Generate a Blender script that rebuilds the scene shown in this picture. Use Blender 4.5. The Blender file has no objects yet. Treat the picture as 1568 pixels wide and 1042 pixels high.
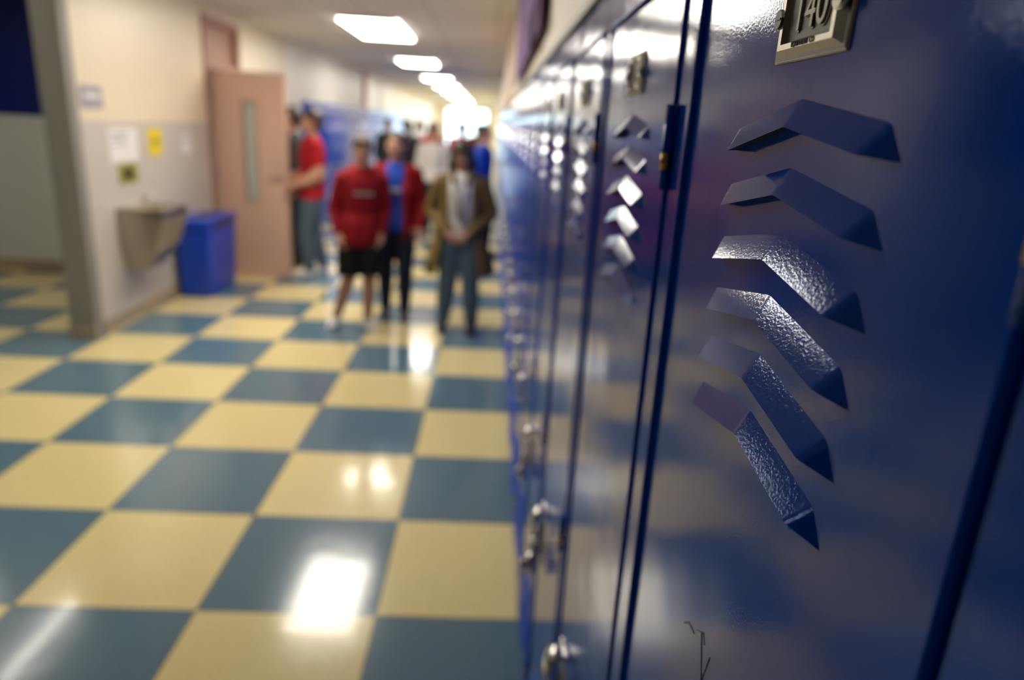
import bpy, bmesh, math, random
from mathutils import Vector, Matrix, Quaternion
random.seed(7)
scene = bpy.context.scene
COL = scene.collection
scene.view_settings.view_transform = 'Standard'

# ------------------------------------------------------------------ materials
def new_mat(name):
    m = bpy.data.materials.new(name); m.use_nodes = True
    nt = m.node_tree
    return m, nt, nt.nodes['Principled BSDF']

def mat(name, col, rough=0.5, metal=0.0, coat=0.0, noise=0.0, nscale=20.0, bump=0.0, bscale=200.0, spec=0.5, coat_rough=0.05):
    m, nt, b = new_mat(name)
    b.inputs['Base Color'].default_value = (*col, 1)
    b.inputs['Roughness'].default_value = rough
    b.inputs['Metallic'].default_value = metal
    b.inputs['Coat Weight'].default_value = coat
    b.inputs['Coat Roughness'].default_value = coat_rough
    b.inputs['Specular IOR Level'].default_value = spec
    geo = nt.nodes.new('ShaderNodeNewGeometry')
    if noise > 0:
        n = nt.nodes.new('ShaderNodeTexNoise'); n.inputs['Scale'].default_value = nscale
        n.inputs['Detail'].default_value = 4
        r = nt.nodes.new('ShaderNodeMapRange')
        r.inputs['To Min'].default_value = 1 - noise; r.inputs['To Max'].default_value = 1 + noise
        mx = nt.nodes.new('ShaderNodeVectorMath'); mx.operation = 'SCALE'
        mx.inputs[0].default_value = col
        nt.links.new(geo.outputs['Position'], n.inputs['Vector'])
        nt.links.new(n.outputs['Fac'], r.inputs['Value'])
        nt.links.new(r.outputs['Result'], mx.inputs['Scale'])
        nt.links.new(mx.outputs[0], b.inputs['Base Color'])
    if bump > 0:
        n2 = nt.nodes.new('ShaderNodeTexNoise'); n2.inputs['Scale'].default_value = bscale
        nt.links.new(geo.outputs['Position'], n2.inputs['Vector'])
        bp = nt.nodes.new('ShaderNodeBump'); bp.inputs['Strength'].default_value = bump
        bp.inputs['Distance'].default_value = 0.002
        nt.links.new(n2.outputs['Fac'], bp.inputs['Height'])
        nt.links.new(bp.outputs['Normal'], b.inputs['Normal'])
    return m

def emis(name, col, s):
    m = bpy.data.materials.new(name); m.use_nodes = True
    nt = m.node_tree; nt.nodes.clear()
    e = nt.nodes.new('ShaderNodeEmission'); o = nt.nodes.new('ShaderNodeOutputMaterial')
    e.inputs[0].default_value = (*col, 1); e.inputs[1].default_value = s
    nt.links.new(e.outputs[0], o.inputs[0]); return m

def locker_paint():
    m, nt, b = new_mat('locker_blue_enamel')
    b.inputs['Roughness'].default_value = 0.09
    b.inputs['Specular IOR Level'].default_value = 0.45
    b.inputs['Specular Tint'].default_value = (0.34, 0.55, 1.0, 1)
    geo = nt.nodes.new('ShaderNodeNewGeometry')
    n0 = nt.nodes.new('ShaderNodeTexNoise'); n0.inputs['Scale'].default_value = 6
    nt.links.new(geo.outputs['Position'], n0.inputs['Vector'])
    cr = nt.nodes.new('ShaderNodeMix'); cr.data_type = 'RGBA'
    cr.inputs[6].default_value = (0.001, 0.062, 0.52, 1); cr.inputs[7].default_value = (0.001, 0.076, 0.62, 1)
    nt.links.new(n0.outputs['Fac'], cr.inputs[0]); nt.links.new(cr.outputs[2], b.inputs['Base Color'])
    fine = nt.nodes.new('ShaderNodeTexNoise'); fine.inputs['Scale'].default_value = 600; fine.inputs['Detail'].default_value = 2
    wave = nt.nodes.new('ShaderNodeTexNoise'); wave.inputs['Scale'].default_value = 6; wave.inputs['Detail'].default_value = 1
    nt.links.new(geo.outputs['Position'], fine.inputs['Vector']); nt.links.new(geo.outputs['Position'], wave.inputs['Vector'])
    b1 = nt.nodes.new('ShaderNodeBump'); b1.inputs['Distance'].default_value = 0.006; b1.inputs['Strength'].default_value = 0.35
    b2 = nt.nodes.new('ShaderNodeBump'); b2.inputs['Distance'].default_value = 0.0003; b2.inputs['Strength'].default_value = 0.24
    nt.links.new(wave.outputs['Fac'], b1.inputs['Height']); nt.links.new(fine.outputs['Fac'], b2.inputs['Height'])
    nt.links.new(b1.outputs['Normal'], b2.inputs['Normal']); nt.links.new(b2.outputs['Normal'], b.inputs['Normal'])
    return m

def floor_mat():
    T = 0.6; ox = -0.3207; oy = 2.0024
    m, nt, b = new_mat('checkered_vinyl_tile')
    N = nt.nodes.new; L = nt.links.new
    geo = N('ShaderNodeNewGeometry'); sep = N('ShaderNodeSeparateXYZ'); L(geo.outputs['Position'], sep.inputs[0])
    def math_(op, a, bb=None):
        n = N('ShaderNodeMath'); n.operation = op
        for i, v in enumerate((a, bb)):
            if v is None: continue
            if isinstance(v, (int, float)): n.inputs[i].default_value = v
            else: L(v, n.inputs[i])
        return n.outputs[0]
    u = math_('DIVIDE', math_('SUBTRACT', sep.outputs[0], ox), T)
    v = math_('DIVIDE', math_('SUBTRACT', sep.outputs[1], oy), T)
    fu = math_('FLOOR', u); fv = math_('FLOOR', v)
    par = math_('FLOORED_MODULO', math_('ADD', fu, fv), 2.0)
    fru = math_('FRACT', u); frv = math_('FRACT', v)
    eu = math_('MINIMUM', fru, math_('SUBTRACT', 1.0, fru)); ev = math_('MINIMUM', frv, math_('SUBTRACT', 1.0, frv))
    seam = math_('LESS_THAN', math_('MINIMUM', eu, ev), 0.005)
    sp = N('ShaderNodeTexNoise'); sp.inputs['Scale'].default_value = 60; sp.inputs['Detail'].default_value = 5
    L(geo.outputs['Position'], sp.inputs['Vector'])
    comb = N('ShaderNodeCombineXYZ'); L(fu, comb.inputs[0]); L(fv, comb.inputs[1])
    wn = N('ShaderNodeTexWhiteNoise'); L(comb.outputs[0], wn.inputs['Vector'])
    var = math_('ADD', math_('MULTIPLY', sp.outputs['Fac'], 0.40), math_('MULTIPLY', wn.outputs['Value'], 0.10))
    var = math_('ADD', var, 0.75)
    mx = N('ShaderNodeMix'); mx.data_type = 'RGBA'
    mx.inputs[6].default_value = (0.82, 0.685, 0.335, 1); mx.inputs[7].default_value = (0.110, 0.195, 0.255, 1)
    L(par, mx.inputs[0])
    sc = N('ShaderNodeVectorMath'); sc.operation = 'SCALE'; L(mx.outputs[2], sc.inputs[0]); L(var, sc.inputs['Scale'])
    m2 = N('ShaderNodeMix'); m2.data_type = 'RGBA'; L(seam, m2.inputs[0]); L(sc.outputs[0], m2.inputs[6])
    m2.inputs[7].default_value = (0.20, 0.17, 0.10, 1)
    L(m2.outputs[2], b.inputs['Base Color'])
    b.inputs['Roughness'].default_value = 0.15
    b.inputs['Coat Weight'].default_value = 0.22; b.inputs['Coat Roughness'].default_value = 0.06
    n2 = N('ShaderNodeTexNoise'); n2.inputs['Scale'].default_value = 9
    L(geo.outputs['Position'], n2.inputs['Vector'])
    bp = N('ShaderNodeBump'); bp.inputs['Strength'].default_value = 0.22; bp.inputs['Distance'].default_value = 0.003
    L(n2.outputs['Fac'], bp.inputs['Height']); L(bp.outputs['Normal'], b.inputs['Normal'])
    return m

def split_wall(name, up, lo, zs, rough=0.35):
    m, nt, b = new_mat(name); N = nt.nodes.new; L = nt.links.new
    geo = N('ShaderNodeNewGeometry'); sep = N('ShaderNodeSeparateXYZ'); L(geo.outputs['Position'], sep.inputs[0])
    g = N('ShaderNodeMath'); g.operation = 'GREATER_THAN'; g.inputs[1].default_value = zs; L(sep.outputs[2], g.inputs[0])
    mx = N('ShaderNodeMix'); mx.data_type = 'RGBA'; L(g.outputs[0], mx.inputs[0])
    mx.inputs[6].default_value = (*lo, 1); mx.inputs[7].default_value = (*up, 1)
    L(mx.outputs[2], b.inputs['Base Color']); b.inputs['Roughness'].default_value = rough
    br = N('ShaderNodeTexNoise'); br.inputs['Scale'].default_value = 40; L(geo.outputs['Position'], br.inputs['Vector'])
    bp = N('ShaderNodeBump'); bp.inputs['Strength'].default_value = 0.2; bp.inputs['Distance'].default_value = 0.003
    L(br.outputs['Fac'], bp.inputs['Height']); L(bp.outputs['Normal'], b.inputs['Normal'])
    return m

def ceil_mat():
    m, nt, b = new_mat('acoustic_ceiling_tile'); N = nt.nodes.new; L = nt.links.new
    geo = N('ShaderNodeNewGeometry'); mp = N('ShaderNodeMapping'); L(geo.outputs['Position'], mp.inputs[0])
    mp.inputs['Scale'].default_value = (1 / 0.61, 1 / 0.61, 1)
    br = N('ShaderNodeTexBrick'); br.offset = 0; br.inputs['Scale'].default_value = 1
    br.inputs['Brick Width'].default_value = 1; br.inputs['Row Height'].default_value = 1
    br.inputs['Mortar Size'].default_value = 0.02
    br.inputs['Color1'].default_value = (0.85, 0.80, 0.73, 1); br.inputs['Color2'].default_value = (0.82, 0.77, 0.70, 1)
    br.inputs['Mortar'].default_value = (0.62, 0.58, 0.52, 1)
    L(mp.outputs[0], br.inputs['Vector']); L(br.outputs['Color'], b.inputs['Base Color'])
    b.inputs['Roughness'].default_value = 0.8
    return m

M = dict(
    blue=locker_paint(),
    dark=mat('recess_shade_paint', (0.004, 0.006, 0.012), 0.7),  # near-black colour standing in for shade inside openings
    chrome=mat('chrome', (0.75, 0.74, 0.72), 0.12, 1.0),
    steel=mat('brushed_steel', (0.46, 0.41, 0.34), 0.32, 1.0, noise=0.1),
    plate=mat('aged_aluminium', (0.44, 0.40, 0.33), 0.38, 1.0, noise=0.2, nscale=300),
    plate_dark=mat('plate_border_paint', (0.05, 0.04, 0.03), 0.45, 0.5, noise=0.3, nscale=400),
    plate_mid=mat('plate_recess', (0.17, 0.145, 0.105), 0.5, 0.0, noise=0.25, nscale=400),
    digit=mat('plate_digit_metal', (0.36, 0.32, 0.25), 0.45, 0.2, noise=0.2, nscale=400),
    brass=mat('brass_pin', (0.55, 0.33, 0.10), 0.3, 1.0),
    black=mat('black_plastic', (0.01, 0.01, 0.01), 0.3),
    floor=floor_mat(), ceil=ceil_mat(),
    wallL=split_wall('painted_block_wall', (0.83, 0.72, 0.52), (0.60, 0.555, 0.485), 1.49),
    wallW=split_wall('painted_white_wall', (0.88, 0.84, 0.76), (0.60, 0.58, 0.55), 1.49),
    alcove=split_wall('alcove_wall_paint', (0.003, 0.014, 0.17), (0.66, 0.69, 0.66), 1.46, 0.4),
    navy=mat('reflection_dark_wall_paint', (0.003, 0.007, 0.035), 0.5, noise=.05),  # invented dark tone for unseen walls, darkens what the near lockers reflect
    cream=mat('cream_wall_paint', (0.80, 0.70, 0.53), 0.45, noise=0.04, nscale=5),
    gray=mat('gray_post_paint', (0.27, 0.26, 0.23), 0.45, noise=0.05),
    pink=mat('salmon_door_paint', (0.66, 0.43, 0.33), 0.4, noise=0.05, nscale=4),
    pinkd=mat('salmon_frame_paint', (0.42, 0.23, 0.17), 0.4, noise=0.05, nscale=4),
    base=mat('rubber_baseboard', (0.42, 0.33, 0.21), 0.4, noise=0.05),
    glass=mat('door_glass', (0.48, 0.52, 0.47), 0.08, 0.0, coat=0.6),
    bin=mat('blue_plastic', (0.001, 0.048, 0.46), 0.3, noise=0.05),
    purple=mat('purple_felt', (0.22, 0.11, 0.33), 0.8, noise=0.1),
    purpled=mat('dark_purple_felt', (0.03, 0.008, 0.06), 0.8, noise=0.1),
    yellow=mat('yellow_paper', (0.85, 0.65, 0.02), 0.7, noise=0.03),
    white=mat('white_paper', (0.82, 0.80, 0.76), 0.7, noise=0.03),
    olive=mat('olive_ink', (0.30, 0.28, 0.02), 0.7, noise=0.03),
    graysign=mat('gray_sign', (0.36, 0.34, 0.38), 0.5, noise=0.03),
    ink=mat('dark_ink', (0.02, 0.02, 0.02), 0.7),
    lampw=emis('fluorescent_diffuser', (1.0, 0.93, 0.80), 22.5),
    lampframe=mat('white_enamel', (0.75, 0.73, 0.68), 0.4),
)

# ------------------------------------------------------------------ mesh helpers
class MB:
    def __init__(s): s.bm = bmesh.new(); s.mats = []
    def mi(s, m):
        if m not in s.mats: s.mats.append(m)
        return s.mats.index(m)
    def box(s, x0, x1, y0, y1, z0, z1, m, bev=0.0, seg=2, R=None):
        r = bmesh.ops.create_cube(s.bm, size=1.0)
        vs = r['verts']
        for v in vs:
            v.co = Vector((x0 + (v.co.x + .5) * (x1 - x0), y0 + (v.co.y + .5) * (y1 - y0), z0 + (v.co.z + .5) * (z1 - z0)))
        fs = {f for v in vs for f in v.link_faces}
        mi = s.mi(m)
        for f in fs: f.material_index = mi
        if bev > 0:
            es = list({e for f in fs for e in f.edges})
            rr = bmesh.ops.bevel(s.bm, geom=es, offset=bev, segments=seg, affect='EDGES', profile=0.5)
            for f in rr['faces']: f.material_index = mi; f.smooth = True
            vs = list({v for f in rr['faces'] for v in f.verts} | {v for v in vs if v.is_valid})
        if R is not None:
            bmesh.ops.transform(s.bm, matrix=R, verts=vs)
        return vs
    def cyl(s, p0, p1, r0, r1, m, n=20, caps=True):
        p0 = Vector(p0); p1 = Vector(p1); d = p1 - p0
        q = Vector((0, 0, 1)).rotation_difference(d)
        mat4 = Matrix.Translation((p0 + p1) / 2) @ q.to_matrix().to_4x4()
        r = bmesh.ops.create_cone(s.bm, cap_ends=caps, segments=n, radius1=r0, radius2=r1, depth=d.length, matrix=mat4)
        mi = s.mi(m)
        for f in {f for v in r['verts'] for f in v.link_faces}:
            f.material_index = mi
            if len(f.verts) == 4: f.smooth = True
        return r['verts']
    def sphere(s, c, rad, m, n=16):
        r = bmesh.ops.create_uvsphere(s.bm, u_segments=n, v_segments=max(6, n // 2), radius=1)
        if isinstance(rad, (int, float)): rad = (rad,) * 3
        mi = s.mi(m)
        for v in r['verts']: v.co = Vector((c[0] + v.co.x * rad[0], c[1] + v.co.y * rad[1], c[2] + v.co.z * rad[2]))
        for f in {f for v in r['verts'] for f in v.link_faces}: f.material_index = mi; f.smooth = True
        return r['verts']
    def tube(s, pts, rads, m, n=12, closed=True):
        pts = [Vector(p) for p in pts]; mi = s.mi(m); rings = []
        for i, p in enumerate(pts):
            t = (pts[min(i + 1, len(pts) - 1)] - pts[max(i - 1, 0)]).normalized()
            ref = Vector((0, 1, 0)) if abs(t.y) < .9 else Vector((1, 0, 0))
            a = t.cross(ref).normalized(); b = t.cross(a).normalized()
            rr = rads[i] if isinstance(rads, (list, tuple)) else rads
            rx, ry = rr if isinstance(rr, tuple) else (rr, rr)
            rings.append([s.bm.verts.new(p + a * rx * math.cos(2 * math.pi * k / n) + b * ry * math.sin(2 * math.pi * k / n)) for k in range(n)])
        fs = []
        for i in range(len(rings) - 1):
            for k in range(n):
                fs.append(s.bm.faces.new((rings[i][k], rings[i][(k + 1) % n], rings[i + 1][(k + 1) % n], rings[i + 1][k])))
        if closed:
            fs.append(s.bm.faces.new(rings[0][::-1])); fs.append(s.bm.faces.new(rings[-1]))
        for f in fs: f.material_index = mi; f.smooth = True
    def poly(s, verts, faces, m, bev=0.0, seg=2, smooth=False):
        vs = [s.bm.verts.new(v) for v in verts]; mi = s.mi(m); fs = []
        for f in faces:
            ff = s.bm.faces.new([vs[i] for i in f]); ff.material_index = mi; ff.smooth = smooth; fs.append(ff)
        if bev > 0:
            es = [e for e in {e for f in fs for e in f.edges} if len(e.link_faces) == 2]
            rr = bmesh.ops.bevel(s.bm, geom=es, offset=bev, segments=seg, affect='EDGES', profile=0.5)
            for f in rr['faces']: f.material_index = mi; f.smooth = True
        return vs
    def mesh(s, name):
        bmesh.ops.recalc_face_normals(s.bm, faces=s.bm.faces)
        me = bpy.data.meshes.new(name); s.bm.to_mesh(me); s.bm.free()
        for m in s.mats: me.materials.append(m)
        return me
    def obj(s, name, loc=(0, 0, 0), parent=None):
        me = s.mesh(name)
        o = bpy.data.objects.new(name, me); COL.objects.link(o); o.location = loc
        if parent: o.parent = parent
        return o

def text_mesh(body, size, ext, M4, mb, m):
    cu = bpy.data.curves.new('t', 'FONT'); cu.body = body; cu.size = size; cu.extrude = ext
    cu.align_x = 'CENTER'; cu.align_y = 'CENTER'
    o = bpy.data.objects.new('t', cu); COL.objects.link(o)
    bpy.context.view_layer.update()
    me = bpy.data.meshes.new_from_object(o.evaluated_get(bpy.context.evaluated_depsgraph_get()))
    me.transform(M4)
    n0 = len(mb.bm.faces); mb.bm.from_mesh(me); mb.bm.faces.ensure_lookup_table()
    mi = mb.mi(m)
    for f in mb.bm.faces[n0:]: f.material_index = mi
    bpy.data.objects.remove(o); bpy.data.curves.remove(cu); bpy.data.meshes.remove(me)

# ------------------------------------------------------------------ lockers
LX = 0.15; PITCH = 0.43; Y0 = 0.357
TXT = Matrix(((0, 0, -1, 0), (-1, 0, 0, 0), (0, 1, 0, 0), (0, 0, 0, 1)))  # x->-Y, y->Z, z->-X

def locker_mesh(number):
    b = MB(); B = M['blue']; hw = PITCH / 2 - 0.0005; dw = 0.172
    # carcass
    b.box(0.016, 0.32, -hw, hw, 0.0, 1.79, B)
    # toe kick
    b.box(0.008, 0.03, -hw, hw, 0.0, 0.11, B, 0.002)
    # side frame stiles with a raised bead
    for s in (-1, 1):
        ya, yb = sorted((s * (dw + 0.002), s * (hw - .0006)))
        b.box(0.003, 0.03, ya, yb, 0.11, 1.79, B, 0.0015)
    b.box(-0.0015, 0.012, hw - 0.016, hw - 0.004, 0.11, 1.742, B, 0.003, 3)
    # header
    b.box(-0.002, 0.03, -hw, hw, 1.740, 1.79, B, 0.002)
    # door leaf, pan shaped with returned edges
    b.box(0.0, 0.0155, -dw, dw, 0.114, 1.737, B, 0.0028, 3)
    # pressed louvres (upper and lower sets): rounded chevron hoods with planar slopes
    def louvre(zc, k):
        p = -0.0084 + (0.0, 0.0004, -0.0001, 0.0007, -0.0003, 0.0002)[k]
        T = [Vector((.0008, .086, .0120)), Vector((.0008, 0, .0268)), Vector((.0008, -.086, .0150))]
        F1 = Vector((p, -.003, .0118))
        F0 = F1 + (T[0] - T[1]) * .94; F2 = F1 + (T[2] - T[1]) * .88
        Fr = [F0, F1, F2]
        V = T + Fr + [Vector((.0008, .0885, F0.z + .0005)), Vector((.0008, -.0990, F2.z - .002))]
        V = [(v.x, v.y, v.z + zc) for v in V]
        b.poly(V, [(0, 1, 4, 3), (1, 2, 5, 4), (0, 3, 6), (2, 7, 5)], B, 0.0028, 6)
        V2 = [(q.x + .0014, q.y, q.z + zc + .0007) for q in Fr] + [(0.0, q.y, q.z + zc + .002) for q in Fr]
        b.poly(V2, [(0, 1, 4, 3), (1, 2, 5, 4)], M['dark'])  # dark sheet paints the shade under the hood
    for i in range(6): louvre(1.605 - 0.0328 * i, i)
    for i in range(6): louvre(0.42 - 0.0328 * i, i)
    # number plate
    zc = 1.6700
    b.box(-0.0015, 0.001, -0.040, 0.040, zc - .0215, zc + .0215, M['plate'], 0.001)
    b.box(-0.0017, -.0012, -0.0387, 0.0387, zc - .0203, zc + .0203, M['plate_dark'])
    V = []
    d_ = -0.0045
    for (w, h, x) in ((0.0365, .0187, -.0015), (0.031, .0155, d_), (0.0275, .0128, d_), (0.0255, .0114, -.0018)):
        V += [(x, -w, zc - h), (x, w, zc - h), (x, w, zc + h), (x, -w, zc + h)]
    Fc = []
    for k in range(3):
        for j in range(4):
            a, c = 4 * k + j, 4 * k + (j + 1) % 4
            Fc.append((a, c, c + 4, a + 4))
    b.poly(V, Fc, M['plate'])
    b.box(-0.0019, 0.0, -0.026, 0.026, zc - .012, zc + .012, M['plate_mid'])
    for s in (-1, 1):
        b.cyl((-0.001, s * 0.0325, zc), (-0.0058, s * 0.0325, zc), 0.0058, 0.0045, M['chrome'], 16)
        b.box(-0.0062, -0.0055, s * 0.0325 - .0035, s * 0.0325 + .0035, zc - .0005, zc + .0005, M['ink'])
    text_mesh(number, 0.0270, 0.0004, Matrix.Translation((-0.0020, -.0006, zc - .0004)) @ TXT, b, M['plate_dark'])
    text_mesh(number, 0.0245, 0.0008, Matrix.Translation((-0.0024, 0, zc)) @ TXT, b, M['digit'])
    text_mesh('SCHOOL', 0.0040, 0.0002, Matrix.Translation((-0.0046, 0, zc + .0141)) @ TXT, b, M['ink'])
    text_mesh('EQUIPMENT CO', 0.0036, 0.0002, Matrix.Translation((-0.0046, 0, zc - .0141)) @ TXT, b, M['ink'])
    # hinges on the near stile
    for z in (1.60, 0.95, 0.28):
        b.cyl((-0.002, -dw - .004, z - .035), (-0.002, -dw - .004, z + .035), .0042, .0042, B, 14)
        b.cyl((-0.002, -dw - .004, z - .018), (-0.002, -dw - .004, z - .004), .0045, .0045, M['brass'], 14)
    # chrome lift handle on the far stile side; flat dark panel paints the pocket's shade
    yh = 0.128; zh = 0.775
    b.box(-0.003, 0.002, yh - .024, yh + .024, zh - .085, zh + .050, M['chrome'], 0.002, 3)
    b.box(-0.0035, -0.0025, yh - .017, yh + .017, zh - .072, zh + .005, M['dark'])
    b.tube([(-0.002, yh, zh + .042), (-0.020, yh, zh + .034), (-0.027, yh, zh + .012), (-0.024, yh, zh - .010), (-.017, yh, zh - .020)],
           [(.010, .018), (.007, .020), (.005, .020), (.004, .018), (.003, .014)], M['chrome'], 14)
    b.tube([(-0.003, yh, zh - .045), (-.014, yh, zh - .045), (-.018, yh, zh - .052), (-.014, yh, zh - .060), (-.003, yh, zh - .060)], .003, M['chrome'], 8)
    return b.mesh('locker')

def padlock_mesh():
    b = MB()
    pts = [(0.0, .016 * math.cos(a), .022 + .018 * math.sin(a)) for a in [math.pi * k / 10 for k in range(11)]]
    pts = [(0, .016, 0)] + pts + [(0, -.016, 0)]
    b.tube(pts, .0042, M['chrome'], 10)
    b.cyl((0.009, 0, -.018), (-.009, 0, -.018), .025, .025, M['chrome'], 28)
    b.cyl((-.009, 0, -.018), (-.012, 0, -.018), .021, .019, M['black'], 28)
    b.cyl((-.012, 0, -.018), (-.020, 0, -.018), .009, .008, M['chrome'], 16)
    return b.mesh('padlock')

PL = padlock_mesh()
numbers = {0: locker_mesh('140')}
generic = locker_mesh('139')
for i in range(-4, 46):
    o = bpy.data.objects.new('locker', numbers.get(i, generic)); COL.objects.link(o)
    o.location = (LX, Y0 + PITCH * i, 0)
    if i >= -3 and i % 7 != 4:
        p = bpy.data.objects.new('padlock', PL); COL.objects.link(p); p.parent = o
        p.location = (-0.022, 0.128, 0.702)
        p.rotation_euler = (random.uniform(-.15, .15), 0, random.uniform(-.3, .3))
    if i == 0:
        s = MB()
        for pts in ([(0.408, 1.283), (0.399, 1.291), (0.386, 1.292)], [(0.374, 1.303), (0.362, 1.275), (0.355, 1.300)], [(0.381, 1.299), (0.371, 1.305), (0.366, 1.300)]):
            s.tube([(0.0, y - Y0, z) for y, z in pts], .0005, M['ink'], 6)
        s.obj('scratch_marks', (0, 0, 0), o)
# left hand bank, further down the hall
for i in range(0, 26):
    o = bpy.data.objects.new('locker', generic); COL.objects.link(o)
    o.location = (-2.66, 10.9 + PITCH * i, 0); o.rotation_euler = (0, 0, math.pi)

# ------------------------------------------------------------------ room shell
CZ = 2.55; YE = 34.0; YB = -3.0; XW = -2.75
def simple(name, boxes, m, bev=0.0):
    b = MB()
    for q in boxes: b.box(*q, m, bev)
    return b.obj(name)
simple('floor', [(-7.2, 0.7, YB - .2, YE + .4, -0.1, 0)], M['floor'])
simple('ceiling', [(-7.2, 0.7, YB - .2, YE + .4, CZ, CZ + .1)], M['ceil'])
RX = LX + 0.004
simple('wall_right', [(RX, 0.6, YB, YE, 1.792, CZ), (0.475, 0.6, YB, YE, 0, 1.79), (RX, 0.474, YB, Y0 - 4.5 * PITCH - .002, 0, 1.79), (RX, .474, Y0 + 45.5 * PITCH + .002, YE, 0, 1.79)], M['cream'])
simple('trim_1', [(LX - 0.010, RX, Y0 - 4.5 * PITCH, Y0 + 45.5 * PITCH, 1.7925, 1.812)], M['gray'], 0.002)
simple('wall_left', [(XW - .16, XW, 4.95, 7.12, 0, CZ), (XW - .16, XW, 8.10, 9.9, 0, CZ), (XW - .16, XW, 7.12, 8.10, 2.47, CZ)], M['wallL'])
simple('wall_left_far', [(XW - .6, XW - .24, 9.9, 22.3, 0, 1.80), (XW - .6, XW, 9.9, 22.3, 1.80, CZ), (XW - .23, XW, 9.9, 10.68, 0, 1.799), (XW - .23, XW, 21.9, 22.3, 0, 1.799), (XW - .6, XW, 22.3, YE, 0, CZ)], M['wallW'])
simple('wall_left_near', [(XW - .16, XW, YB, 0.6, 0, CZ)], M['navy'])  # out of view, coloured dark for the near locker reflections
XA = -5.15
simple('wall_alcove', [(XA, XW - .161, 6.95, 7.11, 0, CZ)], M['alcove'])
simple('wall_alcove_side_added', [(XA - .15, XA, 0.45, 7.11, 0, CZ), (XA, XW - .161, 0.45, 0.6, 0, CZ)], M['navy'])  # unseen wall added close and dark so the near lockers reflect darkness
simple('wall_room_behind_door', [(-6.0, -2.95, 8.8, 8.9, 0, CZ), (-6.1, -6.0, 7.12, 8.9, 0, CZ)], M['cream'])
simple('wall_back', [(-7.0, 0.6, YB - .15, YB, 0, CZ)], M['cream'])
# end of the corridor: wall with a glazed opening
simple('wall_end', [(-3.4, -2.2, YE, YE + .15, 0, CZ), (-0.25, 0.6, YE, YE + .15, 0, CZ), (-2.2, -0.25, YE, YE + .15, 2.3, CZ)], M['cream'])
b = MB()
for x in (-2.24, -1.26, -0.27):
    b.box(x, x + .06, YE - .08, YE - .003, 0, 2.3, M['gray'])
for z in (0.0, 0.95, 2.28):
    b.box(-2.24, -0.21, YE - .07, YE - .004, z, z + .06, M['gray'])
b.obj('door_2')
simple('wall_pillar_end', [(XW - .17, XW + .006, 4.84, 4.949, 0, CZ)], M['gray'], 0.004)
simple('trim_2', [(XW - .05, XW + .06, 15.6, 15.9, 0, CZ)], M['pink'])
simple('trim_3', [(RX - .02, RX - .001, 6.6, 9.5, 1.82, CZ)], M['pink'])
simple('baseboard_left', [(XW, XW + .012, 4.96, 7.10, 0.001, .10), (XW, XW + .012, 8.17, 10.6, 0.001, .10)], M['base'])
simple('baseboard_alcove', [(XA + .01, XW - .18, 6.935, 6.949, 0.001, .10)], M['base'])
simple('baseboard_pillar', [(XW - .175, XW + .012, 4.825, 4.839, 0.001, .10)], M['base'])

# door frame with transom panel + open door
b = MB()
b.box(XW - .17, XW + .02, 7.121, 7.18, 0, 2.46, M['pinkd'], .003)
b.box(XW - .17, XW + .02, 8.04, 8.099, 0, 2.46, M['pinkd'], .003)
b.box(XW - .17, XW + .02, 7.18, 8.04, 2.40, 2.46, M['pinkd'], .003)
b.box(XW - .17, XW + .02, 7.18, 8.04, 1.99, 2.05, M['pinkd'], .003)
b.box(XW - .12, XW - .04, 7.18, 8.04, 2.05, 2.40, M['pinkd'])
b.obj('door_frame')
d = bpy.data.objects.new('door_1', None); COL.objects.link(d); d.location = (XW + .03, 7.25, 0); d.rotation_euler = (0, 0, math.radians(-10))
W_ = 0.74; b = MB()
x0, x1, z0, z1 = 0.31, 0.43, 0.76, 1.70
for q in ((0, x0, 0.008, 1.975), (x1, W_, 0.008, 1.975), (x0, x1, 0.008, z0), (x0, x1, z1, 1.975)):
    b.box(q[0], q[1], -.022, .022, q[2], q[3], M['pink'])
b.obj('leaf', parent=d)
b = MB(); b.box(x0, x1, -.004, .004, z0, z1, M['glass'])
for q in ((x0 - .015, x0, z0 - .015, z1 + .015), (x1, x1 + .015, z0 - .015, z1 + .015), (x0, x1, z0 - .015, z0), (x0, x1, z1, z1 + .015)):
    b.box(q[0], q[1], -.028, .028, q[2], q[3], M['pinkd'])
b.obj('vision_panel', parent=d)
b = MB()
b.cyl((W_ - .07, -.022, 1.0), (W_ - .07, -.032, 1.0), .03, .03, M['steel'])
b.tube([(W_ - .07, -.03, 1.0), (W_ - .07, -.065, 1.0), (W_ - .12, -.068, 1.0), (W_ - .18, -.066, .998)], .009, M['steel'])
b.cyl((W_ - .07, -.022, 1.13), (W_ - .07, -.034, 1.13), .02, .018, M['steel'])
b.obj('lever_handle', parent=d)
b = MB()
for z in (.25, 1.0, 1.75): b.cyl((-.004, -.024, z - .05), (-.004, -.024, z + .05), .007, .007, M['steel'])
b.obj('hinges', parent=d)

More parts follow.
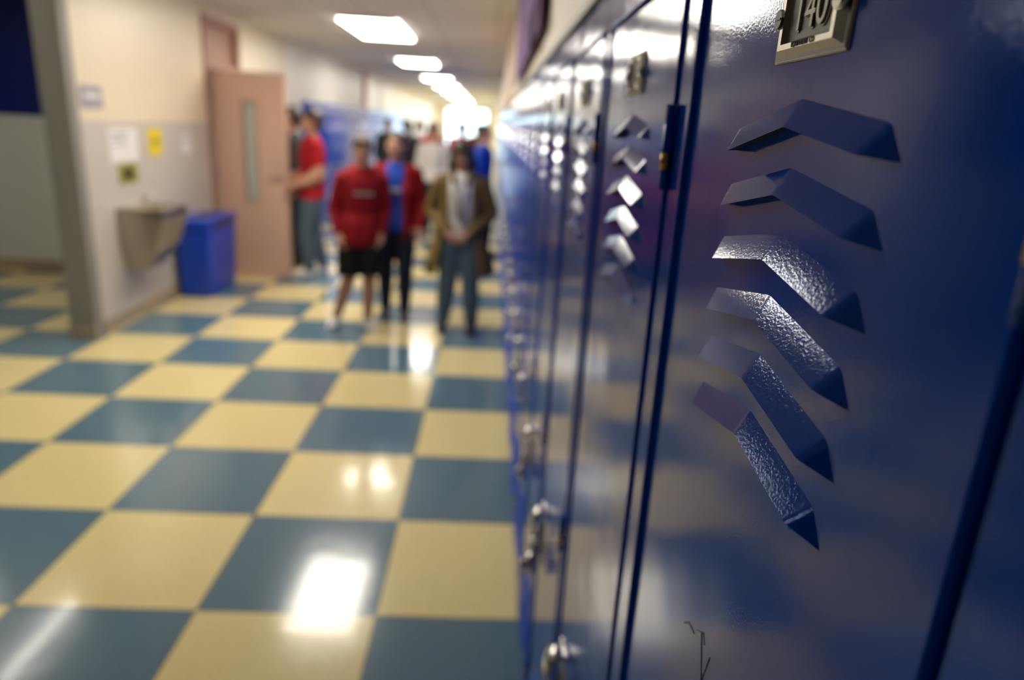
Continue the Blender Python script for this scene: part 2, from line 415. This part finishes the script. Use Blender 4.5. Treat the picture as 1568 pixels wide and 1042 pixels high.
# ceiling lights: surface wraparound fluorescent fixtures
def fixture(name, loc, w, l):
    b = MB()
    b.box(-w, w, -l, l, -.026, -.006, M['lampw'], .008, 2)
    b.box(-w - .025, w + .025, -l - .025, l + .025, -.006, .0, M['lampframe'])
    for s in (-1, 1): b.box(-w - .005, w + .005, s * l - .012, s * l + .012, -.029, -.004, M['lampframe'], .002)
    b.obj(name, loc)
for y in [3.1, 5.42, 8.2, 12.3, 16.4, 19.6, 22.6, 25.4, 28.0, 30.6, 33.0]:
    fixture('ceiling_light', (-1.28, y, CZ - .0005), .20 if y == 3.1 else .29, .80 if y == 8.2 else .54)
fixture('added_tube_light', (-3.45, 4.75, CZ - .0005), .04, .50)
fixture('added_tube_light', (-4.3, 2.6, CZ - .0005), .06, .60)  # unseen lamp added to brighten the alcove wall
fixture('added_tube_light', (-4.3, 4.9, CZ - .0005), .08, .50)  # another unseen lamp, added as alcove fill

# ------------------------------------------------------------------ drinking fountain
f = bpy.data.objects.new('drinking_fountain', None); COL.objects.link(f); f.location = (XW + .001, 5.50, 0)
b = MB()
V = []
for (z, d_, w) in ((.40, .14, .15), (.56, .26, .20), (.80, .34, .22), (.86, .34, .22)):
    V += [(0, -w, z), (d_, -w, z), (d_, w, z), (0, w, z)]
F = [(0, 1, 2, 3)]
for k in range(3):
    for j in range(4):
        a, c = 4 * k + j, 4 * k + (j + 1) % 4; F.append((a, c, c + 4, a + 4))
b.poly(V, F, M['steel'], .006, 3)
for q in ((0, .34, -.22, -.18), (0, .34, .18, .22), (0, .06, -.18, .18), (.31, .34, -.18, .18)):
    b.box(q[0], q[1], q[2], q[3], .85, .875, M['steel'], .004)
b.poly([(.06, -.18, .86), (.31, -.18, .86), (.31, .18, .86), (.06, .18, .86), (.12, -.10, .80), (.26, -.10, .80), (.26, .10, .80), (.12, .10, .80)],
       [(0, 1, 5, 4), (1, 2, 6, 5), (2, 3, 7, 6), (3, 0, 4, 7), (4, 5, 6, 7)], M['steel'])
b.obj('basin', parent=f)
b = MB(); b.tube([(.05, .12, .87), (.05, .12, .93), (.09, .11, .945), (.13, .09, .93)], .012, M['chrome'])
b.cyl((.05, -.1, .875), (.05, -.1, .90), .02, .018, M['chrome']); b.obj('bubbler_spout', parent=f)

# recycling bin
b = MB()
V = []
for (z, e) in ((0.004, .02), (.60, 0.0)):
    V += [(-2.715 + e, 6.12 + e, z), (-2.42 - e, 6.12 + e, z), (-2.42 - e, 6.80 - e, z), (-2.715 + e, 6.80 - e, z)]
b.poly(V, [(3, 2, 1, 0), (4, 5, 6, 7), (0, 1, 5, 4), (1, 2, 6, 5), (2, 3, 7, 6), (3, 0, 4, 7)], M['bin'], .02, 4)
b.box(-2.725, -2.41, 6.11, 6.81, .60, .69, M['bin'], .018, 4)
b.box(-2.412, -2.404, 6.25, 6.67, .62, .665, M['black'])
b.box(-2.62, -2.50, 6.3, 6.62, .685, .692, M['black'])
b.obj('recycling_bin')

# papers / signs on the left wall (x = XW)
def sign(name, y0, y1, z0, z1, m, marks=()):
    b = MB(); b.box(0, .004, y0, y1, z0, z1, m)
    for (a0, a1, c0, c1, mm) in marks: b.box(.004, .0048, a0, a1, c0, c1, mm)
    return b.obj(name, (XW + .001, 0, 0))
sign('yellow_poster', 5.88, 6.12, 1.23, 1.44, M['yellow'], [(5.95, 6.05, 1.31, 1.36, M['olive'])])
sign('white_notice', 5.28, 5.70, 1.20, 1.44, M['white'], [(5.32, 5.56, 1.39, 1.40, M['ink']), (5.32, 5.52, 1.36, 1.367, M['ink']), (5.32, 5.55, 1.32, 1.327, M['ink'])])
sign('recycling_poster', 5.38, 5.66, 1.04, 1.18, M['olive'], [(5.45, 5.58, 1.07, 1.15, M['ink'])])
sign('room_sign', 4.98, 5.26, 1.57, 1.72, M['graysign'], [(5.03, 5.22, 1.64, 1.67, M['white'])])
sign('wall_notice', 6.5, 6.7, 1.22, 1.38, M['white'], [(6.53, 6.66, 1.33, 1.34, M['ink'])])

# purple banner on the wall above the lockers
b = MB(); V = [(0, 2.25, 2.50), (0, 4.6, 2.50), (0, 4.6, 1.84), (0, 2.25, 1.90)]
V2 = [(-.008, y, z) for _, y, z in V]
b.poly(V + V2, [(0, 1, 2, 3), (7, 6, 5, 4)] + [(i, (i + 1) % 4, (i + 1) % 4 + 4, i + 4) for i in range(4)], M['purple'])
V = [(-.010, 2.35, 2.00), (-.010, 3.0, 2.00), (-.010, 2.66, 1.86)]
b.poly(V + [(-.014, y, z) for _, y, z in V], [(0, 1, 2), (5, 4, 3), (0, 1, 4, 3), (1, 2, 5, 4), (2, 0, 3, 5)], M['purpled'])
b.cyl((-.012, 2.2, 2.51), (-.012, 4.65, 2.51), .01, .01, M['brass'], 12)
b.obj('purple_banner', (RX - .024, 0, 0))

# ------------------------------------------------------------------ people
def cloth(name, col, rough=.8): return mat(name, col, rough, noise=.18, nscale=25, bump=.4, bscale=60, spec=.2)
SK = mat('skin', (0.55, 0.29, 0.19), .5, noise=.06); SKD = mat('skin_tan', (0.36, 0.18, 0.11), .5, noise=.06)
C = dict(red=cloth('red_fleece', (0.23, 0.005, 0.010)), red2=cloth('red_cotton', (0.42, 0.012, 0.02)), blk=cloth('black_cloth', (0.008, 0.008, 0.009)),
         jean=cloth('blue_denim', (0.08, 0.12, 0.16)), jeand=cloth('dark_denim', (0.014, 0.018, 0.035)), olive=cloth('olive_canvas', (0.16, 0.105, 0.038)),
         white=cloth('white_cotton', (0.65, 0.63, 0.60)), gray=cloth('gray_knit', (0.40, 0.40, 0.39)), bshirt=cloth('blue_cotton', (0.02, 0.07, 0.42)),
         dgray=cloth('dark_gray_cloth', (0.035, 0.035, 0.04)), sneak=mat('white_sneaker', (0.75, .73, .70), .5, noise=.05), shoe=mat('dark_shoe', (0.03, 0.015, 0.01), .4, noise=.05),
         hairb=mat('black_hair', (0.008, 0.006, 0.005), .4, noise=.3, nscale=80), hairn=mat('brown_hair', (0.06, 0.03, 0.015), .45, noise=.3, nscale=80),
         eye=mat('eye_white', (.7, .7, .68), .2), iris=mat('iris', (.02, .012, .008), .2), lip=mat('lips', (.40, .12, .10), .4))

def remesh(mb, voxel, smooth):
    me = mb.mesh('tmp'); o = bpy.data.objects.new('tmp', me); COL.objects.link(o)
    r = o.modifiers.new('r', 'REMESH'); r.mode = 'VOXEL'; r.voxel_size = voxel
    s = o.modifiers.new('s', 'SMOOTH'); s.factor = .5; s.iterations = smooth
    bpy.context.view_layer.update()
    out = bpy.data.meshes.new_from_object(o.evaluated_get(bpy.context.evaluated_depsgraph_get()))
    bpy.data.objects.remove(o); bpy.data.meshes.remove(me)
    return out

def seg_d(p, a, b_):
    ab = b_ - a; t = max(0, min(1, (p - a).dot(ab) / max(ab.length_squared, 1e-9)))
    return (p - (a + ab * t)).length, t

def hand_parts(mb, wrist, d, side, palmn, curl=.35, k=1.0):
    """palm + four fingers + thumb; d = direction of hand, palmn = palm normal, side = thumb direction"""
    d = d.normalized(); pn = palmn.normalized(); th = pn.cross(d).normalized()
    if th.dot(side) < 0: th = -th
    m = SK
    mb.tube([wrist - d * .02 * k, wrist + d * .02 * k, wrist + d * .055 * k, wrist + d * .085 * k],
            [.021 * k, .026 * k, .030 * k, .026 * k], m, 12)
    for j, (off, ln) in enumerate(((.026, .070), (.009, .078), (-.009, .073), (-.026, .058))):
        p = wrist + d * .075 * k + th * off * k
        q = [p]; dd = d.copy()
        for sgm in (.42, .32, .26):
            dd = (dd + pn * curl).normalized(); p = p + dd * ln * sgm * k; q.append(p)
        mb.tube(q, [.0088 * k, .0085 * k, .0078 * k, .006 * k], m, 8)
    p = wrist + d * .022 * k + th * .018 * k; q = [p]; dd = (d * .6 + th * .8 + pn * .2).normalized()
    for sgm in (.035, .028, .022):
        p = p + dd * sgm * k; q.append(p); dd = (dd + d * .45 + pn * .15).normalized()
    mb.tube(q, [.013 * k, .011 * k, .010 * k, .007 * k], m, 8)

def person(loc, yaw, H_, pose, mats, hair='short', voxel=.0085, extras=None, skin=None):
    """faces -Y at yaw 0. pose dict of joints in unit-height coords."""
    S = H_; skin = skin or SK
    V = lambda x, y, z: Vector((x * S, y * S, z * S))
    P = dict(hipL=(.052, 0, .52), hipR=(-.052, 0, .52), kneeL=(.058, -.01, .285), kneeR=(-.058, -.01, .285), ankL=(.06, .015, .045), ankR=(-.06, .015, .045),
             shL=(.104, 0, .80), shR=(-.104, 0, .80), elL=(.138, .012, .635), elR=(-.138, .012, .635), wrL=(.138, -.03, .495), wrR=(-.138, -.03, .495))
    P.update(pose.get('j', {}))
    J = {k: V(*v) for k, v in P.items()}
    bulk = pose.get('bulk', .006); leg = pose.get('leg', .004)
    body = MB(); m0 = SK
    def limb(lbl, ks, rs, n=16):
        pts = []; rr = []
        for i in range(len(ks) - 1):
            for t in (0, .25, .5, .75):
                pts.append(ks[i].lerp(ks[i + 1], t)); rr.append((rs[i] + (rs[i + 1] - rs[i]) * t) * S)
        pts.append(ks[-1]); rr.append(rs[-1] * S)
        body.tube(pts, rr, m0, n)
    lean = pose.get('lean', (0, 0))
    prof = [(.455, .060, .050), (.48, .088, .062), (.52, .100, .070), (.57, .092, .064), (.62, .081, .058), (.67, .085, .062), (.72, .096, .068), (.765, .101, .066), (.80, .098, .056), (.825, .072, .045), (.842, .045, .038)]
    n = 28; rings = []
    for (z, rx, ry) in prof:
        bb = bulk if z > .5 else leg
        off = ((z - .5) * lean[0], (z - .5) * lean[1])
        rings.append([body.bm.verts.new(V(off[0] + (rx + bb) * math.cos(2 * math.pi * k / n), off[1] + (ry + bb) * math.sin(2 * math.pi * k / n), z)) for k in range(n)])
    for i in range(len(rings) - 1):
        for k in range(n): body.bm.faces.new((rings[i][k], rings[i][(k + 1) % n], rings[i + 1][(k + 1) % n], rings[i + 1][k]))
    body.bm.faces.new(rings[0][::-1]); body.bm.faces.new(rings[-1]); body.mi(m0)
    ox, oy = lean[0] * .34, lean[1] * .34
    limb('neck', [V(ox, oy + .008, .82), V(ox, oy + .004, .885)], [.036, .031])
    hc = V(ox, oy - .006, .932)
    yawh = pose.get('head', 0.0); RH = Matrix.Rotation(yawh, 3, 'Z') @ Matrix.Rotation(pose.get('nod', 0.0), 3, 'X')
    hp = lambda x, y, z: hc + RH @ V(x, y, z)
    def ell(c, r, nn=16):
        vs = body.sphere((0, 0, 0), (r[0] * S, r[1] * S, r[2] * S), m0, nn)
        for v in vs: v.co = RH @ v.co + hp(*c)
    ell((0, .008, .012), (.046, .056, .054), 24)
    ell((0, -.010, -.022), (.037, .042, .045), 20)
    ell((0, -.026, -.048), (.019, .018, .016))
    ell((0, -.0545, -.012), (.0075, .010, .011)); ell((0, -.050, .004), (.0045, .007, .014))
    for s in (-1, 1):
        ell((s * .045, .006, -.006), (.006, .012, .018)); ell((s * .024, -.040, -.012), (.012, .010, .010))
    ell((0, -.044, .020), (.026, .012, .006))
    ell((0, -.048, -.033), (.014, .006, .006))
    for s in 'LR':
        sx = 1 if s == 'L' else -1
        limb('a', [V(ox * .8 + sx * .05, oy * .8, .795), J['sh' + s] + V(ox, oy, 0), J['el' + s] + V(ox * .5, oy * .5, 0), J['wr' + s]], [.038 + bulk, .035 + bulk, .027 + bulk, .019 + bulk * .8])
        limb('l', [J['hip' + s] + V(0, 0, .01), J['hip' + s].lerp(J['knee' + s], .4), J['knee' + s], J['knee' + s].lerp(J['ank' + s], .35), J['ank' + s]], [.058 + leg, .054 + leg, .037 + leg, .036 + leg, .022 + leg])
        fy = pose.get('foot' + s, 0.0); fd = Vector((math.sin(fy), -math.cos(fy), 0))
        a = J['ank' + s]; zf = a.z - .045 * S
        h_ = Vector((a.x, a.y, zf)) - fd * .018 * S
        body.tube([h_ + Vector((0, 0, .028 * S)) - fd * .018 * S, h_ + Vector((0, 0, .030 * S)), h_ + fd * .05 * S + Vector((0, 0, .027 * S)), h_ + fd * .095 * S + Vector((0, 0, .018 * S)), h_ + fd * .122 * S + Vector((0, 0, .014 * S))],
                  [.018 * S, .028 * S, .026 * S, .024 * S, .012 * S], m0, 14)
    me = remesh(body, voxel, 4)
    order = [mats['top'], mats['leg'], mats['shoe'], skin, mats.get('inner', mats['top']), mats.get('shin', mats['leg'])]
    me.materials.clear()
    for mm in order: me.materials.append(mm)
    arms = [(J['sh' + s] + V(ox, oy, 0), J['el' + s] + V(ox * .5, oy * .5, 0), J['wr' + s]) for s in 'LR']
    sleeve = pose.get('sleeve', 2.0); hemz = pose.get('hem', .50); legcut = pose.get('legcut', -1)
    for v in me.vertices:
        if v.co.z < 0.0: v.co.z = 0.0
    for p in me.polygons:
        c = p.center; p.use_smooth = True; z = c.z / S
        best = 9; t_arm = 0
        for (a, e, w) in arms:
            d1, t1 = seg_d(c, a, e); d2, t2 = seg_d(c, e, w)
            if d1 < best: best = d1; t_arm = t1
            if d2 < best: best = d2; t_arm = 1 + t2
        if best < .06 * S and not (abs(c.x / S - ox * .7) < .095 and best > .045 * S): lab = 0 if t_arm < sleeve else 3
        elif z > .852: lab = 3
        elif z > hemz:
            lab = 0
            if 'inner' in mats and p.normal.y < -.25 and abs(c.x / S - lean[0] * (z - .5)) < pose.get('open', .035): lab = 4
        elif z < .052: lab = 2
        elif z < legcut: lab = 5
        else: lab = 1
        p.material_index = lab
    parts = [me]
    if pose.get('hands', True):
        for s in 'LR':
            hb = MB(); sx = 1 if s == 'L' else -1
            w = J['wr' + s]; d = (w - (J['el' + s] + V(ox * .5, oy * .5, 0))).normalized()
            hand_parts(hb, w, d, pose.get('thumb' + s, Vector((0, -1, 0))), pose.get('palm' + s, Vector((-sx, 0, 0))), pose.get('curl', .3), S / 1.70)
            hm = remesh(hb, .0035, 2); hm.materials.clear(); hm.materials.append(skin)
            for p in hm.polygons: p.use_smooth = True
            parts.append(hm)
    hb = MB()
    def hell(c, r):
        vs = hb.sphere((0, 0, 0), (r[0] * S, r[1] * S, r[2] * S), m0, 20)
        for v in vs: v.co = RH @ v.co + hp(*c)
    hell((0, .014, .023), (.0520, .0590, .0535)); hell((0, .030, -.010), (.047, .040, .045))
    if hair in ('long', 'tied'):
        for s in (-1, 1):
            hell((s * .020, -.036, .050), (.026, .020, .016))
    if hair == 'long':
        for s in (-1, 1):
            hb.tube([hp(s * .030, .000, .04), hp(s * .047, .004, 0), hp(s * .051, .006, -.05), hp(s * .053, .002, -.10), hp(s * .05, -.010, -.135)], [.014 * S, .021 * S, .024 * S, .020 * S, .008 * S], m0, 12)
        hb.tube([hp(0, .045, .02), hp(0, .058, -.04), hp(0, .062, -.10), hp(0, .058, -.15)], [(.045 * S, .02 * S), (.052 * S, .022 * S), (.050 * S, .018 * S), (.03 * S, .008 * S)], m0, 16)
    if hair == 'tied':
        hb.tube([hp(0, .065, .03), hp(0, .085, .02), hp(0, .092, -.03), hp(0, .085, -.08)], [.012 * S, .018 * S, .017 * S, .006 * S], m0, 12)
    hm = remesh(hb, voxel * .8, 3); hm.materials.clear(); hm.materials.append(mats['hair'])
    for p in hm.polygons: p.use_smooth = True
    parts.append(hm)
    fb = MB()
    def fe(c, r, m):
        vs = fb.sphere((0, 0, 0), (r[0] * S, r[1] * S, r[2] * S), m, 10)
        for v in vs: v.co = RH @ v.co + hp(*c)
    for s in (-1, 1):
        fe((s * .018, -.0475, .003), (.0085, .004, .0045), C['eye']); fe((s * .018, -.0505, .003), (.0038, .002, .004), C['iris'])
        fe((s * .018, -.051, .0135), (.011, .003, .0022), mats['hair'])
    fe((0, -.0535, -.033), (.013, .003, .0035), C['lip'])
    if extras: extras(fb, V, J, lean)
    parts.append(fb.mesh('bits'))
    jb = bmesh.new(); allm = []
    for q in parts:
        n0 = len(jb.faces); ms = list(q.materials); jb.from_mesh(q); jb.faces.ensure_lookup_table()
        mp = []
        for x in ms:
            if x not in allm: allm.append(x)
            mp.append(allm.index(x))
        for ff in jb.faces[n0:]: ff.material_index = mp[min(ff.material_index, len(mp) - 1)]
        bpy.data.meshes.remove(q)
    fin = bpy.data.meshes.new('student'); jb.to_mesh(fin); jb.free()
    for x in allm: fin.materials.append(x)
    o = bpy.data.objects.new('student', fin); COL.objects.link(o)
    o.location = (loc[0], loc[1], 0.001); o.rotation_euler = (0, 0, yaw)
    return o

def shell(fb, V, lean, prof, a0, a1, m, n=26, th=.008):
    """open garment panel: arc of elliptical rings from angle a0 to a1 (deg), -90 = front"""
    mi = fb.mi(m); R = []
    for (z, rx, ry) in prof:
        off = ((z - .5) * lean[0], (z - .5) * lean[1]); row = []
        for k in range(n + 1):
            a = math.radians(a0 + (a1 - a0) * k / n)
            w = 1 + .03 * math.sin(a * 9 + z * 20)
            row.append((fb.bm.verts.new(V(off[0] + rx * w * math.cos(a), off[1] + ry * w * math.sin(a), z)),
                        fb.bm.verts.new(V(off[0] + (rx * w - th) * math.cos(a), off[1] + (ry * w - th) * math.sin(a), z))))
        R.append(row)
    def q(*v):
        f = fb.bm.faces.new(v); f.material_index = mi; f.smooth = True
    for i in range(len(R) - 1):
        for k in range(n):
            A, B_, C_, D = R[i][k], R[i][k + 1], R[i + 1][k + 1], R[i + 1][k]
            q(A[0], B_[0], C_[0], D[0]); q(A[1], D[1], C_[1], B_[1])
        for k in (0, n):
            q(R[i][k][0], R[i + 1][k][0], R[i + 1][k][1], R[i][k][1])
    for i in (0, -1):
        for k in range(n): q(R[i][k][0], R[i][k][1], R[i][k + 1][1], R[i][k + 1][0])

def bx(fb, a, b_, m): fb.box(min(a.x, b_.x), max(a.x, b_.x), min(a.y, b_.y), max(a.y, b_.y), min(a.z, b_.z), max(a.z, b_.z), m)
# girl in red hoodie, black knee shorts, bare legs, white sneakers
def ex_hoodie(fb, V, J, lean):
    shell(fb, V, lean, [(.455, .106, .084), (.50, .112, .088), (.56, .106, .082), (.62, .096, .076)], -90, 270, C['red'])
    o = lambda z: ((z - .5) * lean[0], (z - .5) * lean[1])
    ring = [V(o(.83)[0] + .052 * math.cos(a), o(.83)[1] + .020 + .052 * math.sin(a), .838 + .014 * math.sin(a)) for a in [2 * math.pi * k / 20 for k in range(21)]]
    fb.tube(ring, .018 * 1.46, C['red'], 10)
    for s in 'LR':
        h, k = J['hip' + s], J['knee' + s]
        fb.tube([h + V(0, 0, -.01), h.lerp(k, .35), h.lerp(k, .7), h.lerp(k, .95)], [.064 * 1.46, .068 * 1.46, .068 * 1.46, .068 * 1.46], C['blk'], 18)
    for i in range(6):
        x = -.045 + i * .016
        bx(fb, V(x + o(.72)[0], -.0815 + o(.72)[1], .717), V(x + .010 + o(.72)[0], -.072 + o(.72)[1], .731), C['gray'])
person((-0.99, 5.42), math.radians(18), 1.48,
       dict(j=dict(hipL=(.048, 0, .52), kneeL=(.046, -.02, .285), ankL=(.040, -.005, .045), hipR=(-.048, 0, .52), kneeR=(-.055, .005, .285), ankR=(-.120, .055, .045),
                   shL=(.096, 0, .795), shR=(-.096, 0, .795), elR=(-.132, .03, .64), wrR=(-.108, -.035, .515), elL=(.132, .03, .64), wrL=(.108, -.035, .515)),
            bulk=.008, leg=.0, hem=.47, legcut=.30, lean=(.05, 0), head=-.15, footR=-.5, footL=.15, nod=.1, palmR=Vector((1, 0, 0)), palmL=Vector((-1, 0, 0))),
       dict(top=C['red'], leg=C['blk'], shin=SKD, shoe=C['sneak'], hair=C['hairn']), 'tied', extras=ex_hoodie)
# student in open red jacket over blue shirt, dark jeans
def ex_jacket(fb, V, J, lean):
    shell(fb, V, lean, [(.46, .108, .088), (.52, .114, .090), (.60, .106, .084), (.68, .104, .082), (.76, .106, .078)], -66, 246, C['red'])
    for i in range(4):
        bx(fb, V(-.028 + i * .015, -.082, .70), V(-.018 + i * .015, -.074, .72), C['white'])
person((-0.765, 5.78), math.radians(6), 1.52,
       dict(j=dict(kneeL=(.055, -.03, .285), ankL=(.055, -.02, .045), ankR=(-.05, .03, .045), kneeR=(-.05, 0, .285), elL=(.140, .02, .64), wrL=(.130, -.05, .51)),
            bulk=.008, leg=.007, hem=.49, open=.045, head=-.1, nod=.05),
       dict(top=C['red'], inner=C['bshirt'], leg=C['jeand'], shoe=C['shoe'], hair=C['hairn']), 'short', extras=ex_jacket)
# girl in olive coat over gray top, blue jeans, long black hair
def ex_coat(fb, V, J, lean):
    shell(fb, V, lean, [(.33, .190, .140), (.40, .176, .130), (.48, .150, .110), (.56, .126, .094), (.64, .112, .086), (.72, .110, .082), (.79, .104, .070)], -52, 232, C['olive'])
    fb.tube([V(.030, -.070, .80), V(.045, -.045, .845), V(.05, .01, .86), V(0, .045, .865), V(-.05, .01, .86), V(-.045, -.045, .845), V(-.030, -.070, .80)], .013 * 1.46, C['olive'], 10)
    fb.tube([V(-.035, -.05, .83), V(-.02, -.078, .74), V(-.008, -.078, .62)], .012 * 1.46, C['gray'], 8)
    fb.tube([V(.035, -.05, .83), V(.022, -.078, .74), V(.016, -.078, .60)], .012 * 1.46, C['gray'], 8)
person((-0.215, 5.45), math.radians(-4), 1.48,
       dict(j=dict(kneeL=(.062, -.03, .285), ankL=(.075, .0, .045), kneeR=(-.060, -.01, .285), ankR=(-.085, .02, .045), elL=(.165, .03, .645), wrL=(.058, -.10, .555), elR=(-.165, .03, .645), wrR=(-.058, -.10, .555)),
            bulk=.010, leg=.012, hem=.52, open=.06, head=.1, nod=.35, thumbL=Vector((0, 0, 1)), thumbR=Vector((0, 0, 1)), palmL=Vector((0, 1, 0)), palmR=Vector((0, 1, 0)), curl=.35),
       dict(top=C['olive'], inner=C['white'], leg=C['jean'], shoe=C['shoe'], hair=C['hairb']), 'long', extras=ex_coat, skin=SKD)
# boy in red t-shirt and jeans, in profile by the door
person((-1.80, 7.25), math.radians(-70), 1.66,
       dict(j=dict(kneeL=(.055, -.05, .285), ankL=(.055, -.03, .045), ankR=(-.05, .07, .045), kneeR=(-.05, .01, .285), elR=(-.140, .03, .645), wrR=(-.11, -.10, .60), elL=(.14, .03, .64), wrL=(.12, -.09, .58)),
            bulk=.012, leg=.010, sleeve=.75, hem=.49, lean=(0, .03)),
       dict(top=C['red2'], leg=C['jean'], shoe=C['sneak'], hair=C['hairn']), 'short', voxel=.011)
person((-2.12, 7.75), math.radians(-80), 1.68,
       dict(bulk=.014, leg=.010, hem=.48), dict(top=C['dgray'], leg=C['dgray'], shoe=C['shoe'], hair=C['hairb']), 'short', voxel=.012)
# others further along the corridor
far = [((-0.83, 10.4), 0.1, 1.58, 'white', 'jeand', 'short'), ((-0.10, 8.9), 1.3, 1.62, 'bshirt', 'jeand', 'short'), ((-1.45, 12.5), 2.6, 1.64, 'dgray', 'jean', 'short'),
       ((-1.10, 13.5), .2, 1.62, 'red2', 'jeand', 'long'), ((-0.55, 13.0), 3.0, 1.64, 'red', 'jean', 'short'), ((-2.0, 14.0), .6, 1.64, 'dgray', 'jeand', 'short'),
       ((-1.7, 17.0), 0, 1.66, 'white', 'blk', 'long'), ((-0.35, 17.0), 0, 1.62, 'olive', 'jean', 'short')]
for (l, yw, h, a, c, hr) in far:
    person(l, yw, h, dict(j=dict(kneeL=(.055, -.04, .285), ankL=(.055, -.03, .045), ankR=(-.05, .05, .045)), bulk=.01, leg=.008),
           dict(top=C[a], leg=C[c], shoe=C['shoe'], hair=random.choice([C['hairb'], C['hairn']])), hr, voxel=.014)

# ------------------------------------------------------------------ world + camera
w = bpy.data.worlds.new('daylight'); scene.world = w; w.use_nodes = True
bg = w.node_tree.nodes['Background']; bg.inputs[0].default_value = (0.70, 0.92, 1.0, 1); bg.inputs[1].default_value = 4.0

Hc, yaw, pitch, roll, fl = 1.60937, 0.0428359, 0.2955571, 0.0580969, 1070.158
fw = Vector((math.sin(yaw) * math.cos(pitch), math.cos(yaw) * math.cos(pitch), -math.sin(pitch)))
r = Vector((math.cos(yaw), -math.sin(yaw), 0)); u = r.cross(fw)
c_, s_ = math.cos(roll), math.sin(roll)
r2 = c_ * r + s_ * u; u2 = -s_ * r + c_ * u
cam = bpy.data.cameras.new('camera'); co = bpy.data.objects.new('camera', cam); COL.objects.link(co)
m4 = Matrix((( r2.x, u2.x, -fw.x, 0), (r2.y, u2.y, -fw.y, 0), (r2.z, u2.z, -fw.z, Hc), (0, 0, 0, 1)))
co.matrix_world = m4
cam.sensor_width = 36; cam.lens = fl / 1568 * 36; cam.clip_start = .01; cam.clip_end = 200
cam.dof.use_dof = True; cam.dof.focus_distance = .37; cam.dof.aperture_fstop = 4.0
scene.camera = co
